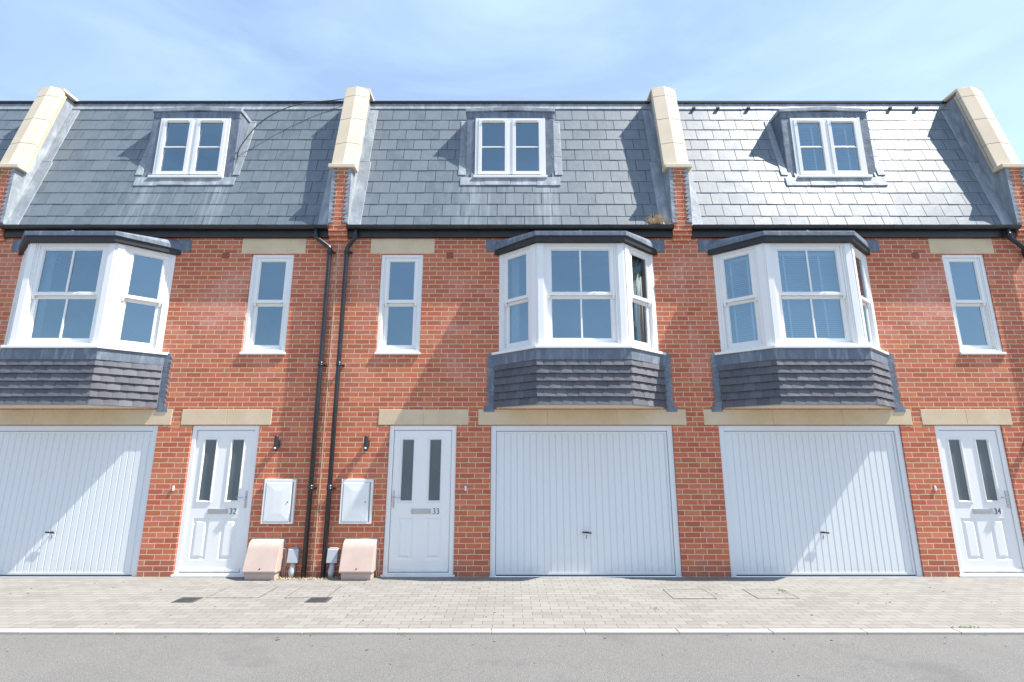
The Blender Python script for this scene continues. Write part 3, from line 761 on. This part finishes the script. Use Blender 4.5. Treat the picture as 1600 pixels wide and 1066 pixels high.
def house(xb, s, label, num=None, full=True, pipes=True, seed=1):
    rnd = random.Random(seed)
    X = lambda u: xb+s*u
    def I(u0, u1): return tuple(sorted((X(u0), X(u1))))
    X0, X1 = I(0, HW); cx = (X0+X1)/2
    H = thing('terraced_house', label, 'house', (cx, 0, 0), 'houses of the terrace')
    holes = []
    if full:
        holes = [I(2.50, 5.235)+(-1, 2.128), I(.975, 1.99)+(-1, 2.128), I(.705, 1.385)+(3.222, 4.865)]
        bcx = X(3.855); holes.append((bcx-1.24, bcx+1.24, 3.236, 4.84))
    xs = sorted(set([X0, X1]+[h[0] for h in holes]+[h[1] for h in holes])); zs = sorted(set([0, 5.33]+[h[2] for h in holes if h[2] > 0]+[h[3] for h in holes]))
    mb = MB()
    for i in range(len(xs)-1):
        for j in range(len(zs)-1):
            mx_, mz_ = (xs[i]+xs[i+1])/2, (zs[j]+zs[j+1])/2
            if any(h[0] < mx_ < h[1] and h[2] < mz_ < h[3] for h in holes): continue
            mb.quad((xs[i], 0, zs[j]), (xs[i+1], 0, zs[j]), (xs[i+1], 0, zs[j+1]), (xs[i], 0, zs[j+1]))
    T = .16
    for h in holes:
        z0 = max(h[2], 0)
        mb.quad((h[0], 0, z0), (h[0], T, z0), (h[0], T, h[3]), (h[0], 0, h[3])); mb.quad((h[1], T, z0), (h[1], 0, z0), (h[1], 0, h[3]), (h[1], T, h[3]))
        mb.quad((h[0], 0, h[3]), (h[0], T, h[3]), (h[1], T, h[3]), (h[1], 0, h[3]))
        if h[2] > 0: mb.quad((h[0], T, z0), (h[0], 0, z0), (h[1], 0, z0), (h[1], T, z0))
    wall = mb.build('wall', M['brick'], H)
    # rooms and back of the house
    mb = MB(); Yb = 6.0
    for (z0, z1, yf, yt) in ((2.62, 5.2, .16, .16), (5.36, 8.05, roof_y(5.36)+.05, roof_y(8.05)+.05)):
        a, b = X0+.12, X1-.12; yd = 3.2
        mb.quad((a, yd, z0), (b, yd, z0), (b, yd, z1), (a, yd, z1)); mb.quad((a, yf, z0), (a, yd, z0), (a, yd, z1), (a, yt, z1))
        mb.quad((b, yf, z0), (b, yd, z0), (b, yd, z1), (b, yt, z1)); mb.quad((a, yf, z0), (b, yf, z0), (b, yd, z0), (a, yd, z0))
        mb.quad((a, yt, z1), (b, yt, z1), (b, yd, z1), (a, yd, z1))
    mb.build('room_lining', M['room'], H)
    MB().box(X0+.01, X1-.01, Yb, Yb+.15, 0, RID_Z).build('back_wall', M['render'], H)
    # blocks that close the sides of the terrace
    # eaves
    ga, gb = I(.155, HW-.155)
    mb = MB(); mb.box(ga, gb, -.055, -.001, 5.135, 5.31); mb.build('fascia_board', M['fascia'], H, .003)
    mb = MB(); seg = 10; prof = []
    for k in range(seg+1):
        th = math.pi+math.pi*k/seg; prof.append((-.112+.055*math.cos(th), 5.302+.055*math.sin(th)))
    for k in range(seg, -1, -1):
        th = math.pi+math.pi*k/seg; prof.append((-.112+.050*math.cos(th), 5.302+.050*math.sin(th)))
    mb.extr_x(prof, ga, gb, smooth=False)
    for xx in (ga, gb):
        mb.extr_x([(y, z) for y, z in prof[:seg+1]], xx-.002 if xx == ga else xx-.010, xx+.010 if xx == ga else xx+.002)
    x = ga+.45
    prof2 = [(-.112+.0585*math.cos(math.pi+math.pi*k/seg), 5.303+.0585*math.sin(math.pi+math.pi*k/seg)) for k in range(seg+1)]
    gt = mb.build('gutter', M['gutter'], H)
    k = 0
    while x < gb-.2:
        w_ = .055 if k % 3 == 1 else .014
        MB().extr_x(prof2, x, x+w_*2).build('gutter_bracket', M['gutter'], gt); x += .92; k += 1
    slate_roof(H, X0, X1, cx, rnd)
    # air brick
    if full:
        a, b = I(1.76, 1.87); mb = MB(); mb.box(a, b, -.004, .0, 4.79, 4.89)
        for q in range(4):
            for p_ in range(4): mb.box(a+.012+q*.025, a+.024+q*.025, -.0042-.003, -.004, 4.80+p_*.022, 4.812+p_*.022)
        mb.build('air_brick', M['terracotta'], H)
        # lintels
        def lintel(u0, u1, z0, z1, n):
            a, b = I(u0, u1); mb = MB(); w_ = (b-a)/n
            for k in range(n): mb.box(a+k*w_+.003, a+(k+1)*w_-.003, -.006, .06, z0, z1)
            l_ = mb.build('stone_lintel', M['stone'], H, .004)
            MB().box(a+.01, b-.01, -.002, .05, z0+.004, z1-.004).build('mortar_joint', M['mortar'], l_)
        lintel(2.31, 5.45, 2.130, 2.360, 3); lintel(.805, 2.165, 2.130, 2.360, 2); lintel(.525, 1.565, 4.868, 5.128, 1)
        # narrow sash window
        a, b = I(.705, 1.385); mb = MB(); F = (a, 0.02, 1, 0); L = b-a
        mb.obox(F, .003, .055, -.12, 0, 3.245, 4.862); mb.obox(F, L-.055, L-.003, -.12, 0, 3.245, 4.862)
        mb.obox(F, .055, L-.055, -.12, -.001, 4.81, 4.862); mb.obox(F, .055, L-.055, -.12, -.001, 3.245, 3.29)
        mb.obox(F, .055, .075, -.12, -.012, 3.29, 4.81); mb.obox(F, L-.075, L-.055, -.12, -.012, 3.29, 4.81)
        nw = mb.build('window', M['upvc'], H, .004)
        sash_pair(nw, F, .075, L-.075, 3.29, 4.81, 4.055, 1, 0, .055)
        MB().box(a-.012, b+.012, -.028, .06, 3.205, 3.243).build('window_sill', M['upvc'], nw, .005)
        garage(H, *I(2.50, 5.235)); door(H, *I(.975, 1.99), -s, num)
        bay(H, bcx, rnd)
    dormer(H, cx)
    return H

def downpipe(par, x_out, x_dn, bside, bottom=.015):
    r = .034; y1 = -.112; y2 = -.075
    mb = MB()
    mb.tube([(x_out, y1, 5.25), (x_out, y1, 5.13), (x_out+(x_dn-x_out)*.08, y1+.003, 5.095), (x_dn-(x_dn-x_out)*.08, y2-.003, 4.955), (x_dn, y2, 4.915), (x_dn, y2, 2.6), (x_dn, y2, bottom)], r, 14)
    for z in (5.15, 4.86, 3.05, 1.23): mb.tube([(x_dn if z < 5 else x_out, y2 if z < 5 else y1, z-.035), (x_dn if z < 5 else x_out, y2 if z < 5 else y1, z+.035)], r+.005, 14)
    d = mb.build('downpipe', M['black'], par)
    for z in (4.88, 3.03, 1.21):
        mb = MB(); mb.tube([(x_dn, y2, z-.012), (x_dn, y2, z+.012)], r+.009, 14)
        mb.box(min(x_dn, x_dn+bside*.075), max(x_dn, x_dn+bside*.075), -.045, -.030, z-.010, z+.010); mb.box(x_dn+bside*.055-.016, x_dn+bside*.055+.016, -.030, 0.002, z-.014, z+.014)
        mb.build('pipe_bracket', M['black'], d)
    return d

def lamp(X_, label):
    t_ = thing('wall_lamp', label, 'lamp', (X_, 0, 1.75), 'outdoor lamps beside the front doors')
    mb = MB(); mb.tube([(X_, -.082, 1.745), (X_, -.082, 1.755), (X_, -.082, 1.955), (X_, -.082, 1.962)], [.026, .030, .030, .026], 18)
    mb.build('lamp_body', M['black'], t_)
    mb = MB(); mb.box(X_-.030, X_+.030, -.014, -.0005, 1.80, 1.90); mb.box(X_-.024, X_+.024, -.060, -.014, 1.805, 1.90); mb.build('mounting_plate', M['black'], t_, .004)
    mb = MB(); mb.tube([(X_, -.108, 1.785), (X_, -.118, 1.778)], [.017, .012], 12); mb.build('sensor', M['sensor'], t_)
    return t_

def meter_box(X0, label, hinge):
    w_ = .46; x1 = X0+w_; t_ = thing('meter_box', label, 'meter box', (X0+w_/2, 0, .72), 'white meter boxes on the wall')
    mb = MB(); d = .055
    mb.box(X0, X0+.028, -d, -.001, .72, 1.34); mb.box(x1-.028, x1, -d, -.001, .72, 1.34); mb.box(X0+.028, x1-.028, -d+.001, -.001, .72, .745); mb.box(X0+.028, x1-.028, -d+.001, -.001, 1.30, 1.34)
    mb.box(X0+.02, x1-.02, -.02, -.001, .74, 1.31)
    mb.build('box_frame', M['boxwhite'], t_, .004)
    mb = MB(); a0, a1, b0, b1 = X0+.032, x1-.050, .749, 1.296; cx_, cz = (a0+a1)/2, (b0+b1)/2
    mb.ring(a0, a1, b0, b1, .008, -d+.004, -d-.004)
    i = len(mb.v)   # gently pyramidal door face
    o = [(a0+.008, -d-.004, b0+.008), (a1-.008, -d-.004, b0+.008), (a1-.008, -d-.004, b1-.008), (a0+.008, -d-.004, b1-.008)]
    q = [(cx_-.06, -d-.009, cz-.16), (cx_+.06, -d-.009, cz-.16), (cx_+.06, -d-.009, cz+.16), (cx_-.06, -d-.009, cz+.16)]
    for k in range(4): j = (k+1) % 4; mb.quad(o[k], o[j], q[j], q[k])
    mb.quad(*q); dd = mb.build('box_door', M['boxwhite'], t_)
    kx = a1-.045
    MB().tube([(kx, -d-.004, cz), (kx, -d-.012, cz)], .009, 10).build('lock', M['darkmetal'], t_)
    return t_

def gas_box(X0, label):
    w_ = .46; x1 = X0+w_; t_ = thing('gas_meter_box', label, 'meter box', (X0+w_/2, -.15, 0), 'ground level gas meter boxes')
    prof = [(-.001, .512), (-.03, .512), (-.055, .509), (-.078, .501), (-.100, .488), (-.118, .471), (-.133, .450), (-.146, .425), (-.157, .395), (-.168, .36), (-.245, .118), (-.235, .098), (-.20, .095), (-.001, .095)]
    mb = MB(); mb.extr_x(prof, X0, x1); bd = mb.build('box_cover', M['salmon'], t_, .008)
    mb = MB(); mb.extr_x([(-.001, .094), (-.205, .094), (-.19, .0), (-.001, .0)], X0+.022, x1-.022); mb.build('box_base', M['salmon'], t_, .006)
    mb = MB(); mb.extr_x([(-.001, .516), (-.02, .518), (-.03, .5125), (-.03, .506), (-.001, .506)], X0-.006, x1+.006)
    mb.extr_x([(-.001, .50), (-.012, .50), (-.02, .02), (-.001, .02)], x1+.001, x1+.016); mb.build('back_flange', M['salmon'], t_, .002)
    MB().tube([(X0+w_*.52, -.232, .155), (X0+w_*.52, -.240, .152)], .009, 8).build('lock', M['dark'], t_)
    mb = MB(); px = x1+.045
    mb.tube([(x1-.02, -.04, .375), (px-.03, -.04, .385), (px-.008, -.04, .378), (px, -.04, .35), (px, -.04, .02)], .0085, 10); mb.build('vent_pipe', M['salmon'], t_)
    return t_

def elec_box(X0, label):
    w_ = .155; t_ = thing('cable_box', label, 'cable box', (X0+w_/2, -.06, 0), 'grey cable entry boxes')
    mb = MB(); mb.hexa([(X0, -.095, .20), (X0+w_, -.095, .20), (X0+w_, -.001, .20), (X0, -.001, .20), (X0+.004, -.075, .385), (X0+w_-.004, -.075, .385), (X0+w_-.004, -.001, .385), (X0+.004, -.001, .385)])
    mb.build('box_body', M['greyplastic'], t_, .008)
    mb = MB(); mb.box(X0+.02, X0+w_-.02, -.05, -.001, .386, .398); mb.build('box_lid', M['greyplastic'], t_, .003)
    mb = MB(); c_ = X0+w_/2; mb.tube([(c_, -.04, .199), (c_, -.045, .15), (c_-.004, -.06, .09), (c_-.004, -.055, .0)], [.034, .038, .046, .034], 14); mb.build('cable_duct', M['greyplastic'], t_)
    return t_

def bell(X_, label):
    t_ = thing('doorbell', label, 'doorbell', (X_, 0, 1.21), 'doorbell pushes between door and garage')
    MB().box(X_-.014, X_+.014, -.016, -.0005, 1.175, 1.245).build('bell_body', M['upvc'], t_, .004)
    MB().tube([(X_, -.016, 1.198), (X_, -.020, 1.198)], .007, 10).build('bell_button', M['sensor'], t_)

B1 = B0-HW; B2 = B0+HW; B3 = B0+2*HW
h33 = house(B0, 1, 'middle brick house of the terrace, number 33, with centred slate dormer', '33', seed=3)
h32 = house(B0, -1, 'left brick house numbered 32 with cable looping over its slate roof', '32', seed=4)
h34 = house(B3, -1, 'right brick house numbered 34 with venetian blinds and glaring slates', '34', seed=5)
h31 = house(B1, -1, 'house cut off by the left edge, only a sliver of roof showing', full=False, seed=6)
parapet(h32, B1); parapet(h33, B0); parapet(h34, B2); parapet(h34, B3)
MB().box(B3+.001, B3+.15, -.0005, 6.1, 0, 5.0).build('gable_wall', M['brick'], h34)
downpipe(h32, B0-.34, B0-.105, 1); downpipe(h33, B0+.30, B0+.17, 1); downpipe(h34, B3-.34, B3-.105, 1)
# thin movement joint between 32 and 33
MB().box(B0-.005, B0+.005, -.0035, .0, .0, 5.07).build('movement_joint', M['mortar'], h33)

lamp(-2.155, 'black cylinder wall lamp left of the door numbered 33'); lamp(2*B0+2.155, 'black cylinder wall lamp right of the door numbered 32')
lamp(2*B2+2.155, 'black wall lamp at the right edge beyond the door numbered 34')
meter_box(-2.487, 'white wall meter box between the drainpipe and the door numbered 33', -1)
meter_box(2*B0+2.487-.46, 'white wall meter box right of the door numbered 32', -1)
gas_box(-2.385, 'salmon gas meter box at the foot of the wall left of door 33')
gas_box(2*B0+2.385-.46, 'salmon gas meter box partly in front of door 32')
elec_box(-2.62, 'grey cable box just right of the right-hand drainpipe'); elec_box(2*B0+2.62-.155, 'grey cable box left of the left-hand drainpipe')
bell(-.68, 'small white doorbell right of the door numbered 33'); bell(2*B0+.68, 'small white doorbell left of the door numbered 32'); bell(2*B2+.68, 'small white doorbell left of the door numbered 34')

# ------------------------------------------------------------------ blinds and curtains
def blind(label, F, L, z0, z1, pitch=.032, group='venetian blinds in the right house'):
    t_ = thing('venetian_blind', label, 'blind', P(F, L/2, 0, z0), group)
    mb = MB(); z = z0
    while z < z1:
        mb.hexa([P(F, a, n, z+dz+o) for o in (0, .0015) for a, n, dz in ((0, .012, -.010), (L, .012, -.010), (L, -.012, .010), (0, -.012, .010))]); z += pitch
    mb.obox(F, 0, L, -.02, .02, z1, z1+.04); mb.build('slats', M['blind'], t_)
    mb = MB()
    for f in (.2, .75): mb.obox(F, L*f-.012, L*f+.012, .014, .016, z0, z1)
    mb.build('ladder_tape', M['tape'], t_)
bc = 2*B2-1.035
E3 = edges(clip_poly(1.24, .665, .50, bc))
def inset(F, n, a0):
    x, y, _ = P(F, a0, -n, 0); return (x, y, F[2], F[3])
blind('long venetian blind behind the front panes of the right-hand bay', inset(E3[1][0], .17, .17), E3[1][1]-.34, 3.30, 4.70)
blind('venetian blind behind the left angled pane of the right-hand bay', inset(E3[0][0], .17, .12), E3[0][1]-.30, 3.30, 4.70)
c34 = B2+HW/2
blind('venetian blind in the left casement of the right-hand dormer', (c34-.55, .39, 1, 0), .50, 6.42, 7.44, .03)
blind('venetian blind in the right casement of the right-hand dormer', (c34+.05, .39, 1, 0), .50, 6.42, 7.44, .03)
def curtain(label, F, a0, a1, z0=3.27, z1=4.75):
    mb = MB(); n = 28; w_ = (a1-a0)
    for k in range(n):
        q = [(a0+w_*j/n, .018*math.sin(j*1.55)+.006*math.sin(j*.7)) for j in (k, k+1)]
        mb.hexa([P(F, a, nn+e, z) for z in (z0, z1) for (a, nn), e in ((q[0], .002), (q[1], .002), (q[1], -.002), (q[0], -.002))], smooth=True)
    x, y, z = P(F, (a0+a1)/2, 0, z0)
    o = mb.build('curtain', M['curtain']); tag(o, label, 'curtain', 'curtains gathered inside the bay windows')
E33 = edges(clip_poly(1.24, .665, .50, 1.035)); E32 = edges(clip_poly(1.24, .665, .50, 2*B0-1.035))
curtain('pale curtain bunched at the left end of the middle bay', inset(E33[0][0], .14, 0), .16, .30)
curtain('pale curtain bunched at the right end of the middle bay', inset(E33[2][0], .14, 0), .38, .62)
curtain('pale curtain bunched at the left of the front panes of the left bay', inset(E32[1][0], .14, 0), .20, .30)

# ------------------------------------------------------------------ things on the pavement
def cover(x0, x1, y0, y1, label):
    t_ = thing('inspection_cover', label, 'cover', ((x0+x1)/2, (y0+y1)/2, 0), 'paved inspection covers in the pavement')
    mb = MB(); e = .008
    mb.box(x0, x0+e, y0, y1, .0, .004); mb.box(x1-e, x1, y0, y1, .0, .004); mb.box(x0+e, x1-e, y0, y0+e, .0, .0035); mb.box(x0+e, x1-e, y1-e, y1, .0, .0035)
    mb.build('cover_frame', M['frame_steel'], t_)
    MB().box(x0+e, x1-e, y0+e, y1-e, .0, .0028).build('cover_tray', M['paver'], t_)
cover(1.935, 2.46, -1.14, -.69, 'recessed paved cover in front of the middle garage door')
cover(2.955, 3.46, -1.12, -.69, 'recessed paved cover at the left of the right garage door')
cover(-3.70, -3.06, -1.10, -.52, 'recessed paved cover below the left drainpipe and gas box')
cover(-2.75, -2.24, -1.10, -.52, 'recessed paved cover in front of the middle gas box')
def grate(x, y, label):
    t_ = thing('drain_cover', label, 'drain cover', (x, y, 0), 'small black drain covers')
    mb = MB(); mb.box(x-.13, x+.13, y-.11, y+.11, .0, .005); mb.build('cover_plate', M['iron'], t_, .002)
    mb = MB()
    for k in range(5): mb.box(x-.10, x+.10, y-.085+k*.038, y-.070+k*.038, .0052, .009)
    mb.build('cover_ribs', M['iron'], t_)
grate(-3.86, -1.19, 'small black drain cover in the pavement in front of door 32'); grate(-2.30, -1.19, 'small black drain cover in the pavement in front of the drainpipes')
def tuft(name, label, cat, x, y, z, n, sp, h, mat, kind=None, flat=.5, wd=.004):
    mb = MB(); rr = random.Random(int((x+9)*1000))
    for k in range(n):
        a = rr.uniform(0, 6.283); b = rr.gauss(0, 1)*sp[0]; c_ = rr.gauss(0, 1)*sp[1]; l_ = h*rr.uniform(.4, 1.2)
        dx, dy = math.cos(a)*l_*flat*2, math.sin(a)*l_*flat*2; ww = wd*rr.uniform(.6, 1.4)
        px, py = -math.sin(a)*ww, math.cos(a)*ww
        p0 = (x+b, y+c_, z); m_ = (x+b+dx*.5, y+c_+dy*.5, z+l_*.75); e = (x+b+dx, y+c_+dy, z+l_*rr.uniform(.6, 1.0))
        mb.quad((p0[0]-px, p0[1]-py, p0[2]), (p0[0]+px, p0[1]+py, p0[2]), (m_[0]+px*.8, m_[1]+py*.8, m_[2]), (m_[0]-px*.8, m_[1]-py*.8, m_[2]))
        mb.quad((m_[0]-px*.8, m_[1]-py*.8, m_[2]), (m_[0]+px*.8, m_[1]+py*.8, m_[2]), e)
    o = mb.build(name, mat); tag(o, label, cat, kind=kind); return o
tuft('dry_weed', 'dry straw coloured weed sprouting from the gutter above the middle bay', 'weed', 2.36, -.12, 5.33, 170, (.075, .018), .15, M['straw'], flat=.5, wd=.004)
tuft('dry_grass', 'dry grass litter along the wall foot by the gas boxes and pipes', 'grass', -2.78, -.13, 0.001, 200, (.28, .045), .025, M['straw'], 'stuff', .9, .003)
tuft('dry_grass', 'dry grass litter behind the left cable box', 'grass', -3.2, -.12, 0.001, 80, (.12, .05), .025, M['straw'], 'stuff', .9, .003)
tuft('weed', 'green weed in the joint at the corner of the right paved cover', 'weed', 3.42, -.80, .002, 26, (.015, .06), .022, M['leaf'], flat=.8)
tuft('weed', 'green weed in the kerb joint in front of the right garage', 'weed', 4.55, -2.2, .002, 26, (.07, .008), .02, M['leaf'], flat=.8)
tuft('weed', 'tiny green weed in the kerb joint near the middle of the road edge', 'weed', 1.6, -1.55, .002, 14, (.02, .02), .015, M['leaf'], flat=.8)

# scattered leaf litter and grit on the pavement and road edge
mb = MB(); rr = random.Random(21)
for k in range(150):
    if k < 70: x, y, z = rr.uniform(-9, 9), rr.uniform(-2.2, -.3), .0015
    else: x, y, z = rr.uniform(-9, 9), -2.345-abs(rr.gauss(0, .28)), -.0205
    q = rr.uniform(.003, .013) if rr.random() < .93 else rr.uniform(.013, .018); a = rr.uniform(0, 6.28); h = rr.uniform(.001, .005)
    c_, s_ = math.cos(a)*q, math.sin(a)*q; f = rr.uniform(.4, .8)
    mb.hexa([(x+c_*i-s_*j*f, y+s_*i+c_*j*f, z+dz) for dz in (0, h) for i, j in ((-1, -1), (1, -1), (1, 1), (-1, 1))])
tag(mb.build('leaf_litter', M['litter']), 'scattered dark leaf bits and grit on the pavement and road edge', 'litter', kind='stuff')

# ------------------------------------------------------------------ cable over the left roof
c32 = B0-HW/2
def rp_(x, z, n): y = roof_y(z); return (x, y-n*SSA, z+n*CSA)
pts = [rp_(c32+.80, 6.72, .05), rp_(c32+.84, 6.86, .14), rp_(c32+.98, 7.10, .22), rp_(c32+1.14, 7.34, .27), rp_(c32+1.36, 7.58, .28), rp_(c32+1.62, 7.82, .24), rp_(c32+1.95, 8.02, .16), rp_(c32+2.25, 8.14, .10), (c32+2.5, .64, 8.22), (c32+2.68, .8, 8.19)]
mb = MB(); fine = []
for k in range(len(pts)-1):
    p0 = Vector(pts[max(k-1, 0)]); p1 = Vector(pts[k]); p2 = Vector(pts[k+1]); p3 = Vector(pts[min(k+2, len(pts)-1)])
    for j in range(5):
        t_ = j/5; fine.append(.5*((2*p1)+(-p0+p2)*t_+(2*p0-5*p1+4*p2-p3)*t_*t_+(-p0+3*p1-3*p2+p3)*t_**3))
fine.append(Vector(pts[-1])); mb.tube(fine, .009, 8)
tag(mb.build('cable', M['cable']), 'dark cable looping from the left dormer over the top of the slate roof', 'cable')
# clips left along the head of the right-hand roof
for x_ in (3.03, 3.40, 3.85, 4.42, 7.07, 7.56):
    z_ = 8.02; y_ = roof_y(z_); mb = MB(); mb.box(x_-.028, x_+.028, y_-.06, y_-.02, z_-.018, z_+.018); mb.box(x_-.012, x_+.012, y_-.055, y_-.03, z_-.045, z_-.018)
    o = mb.build('roof_clip', M['iron'], h34, .004)
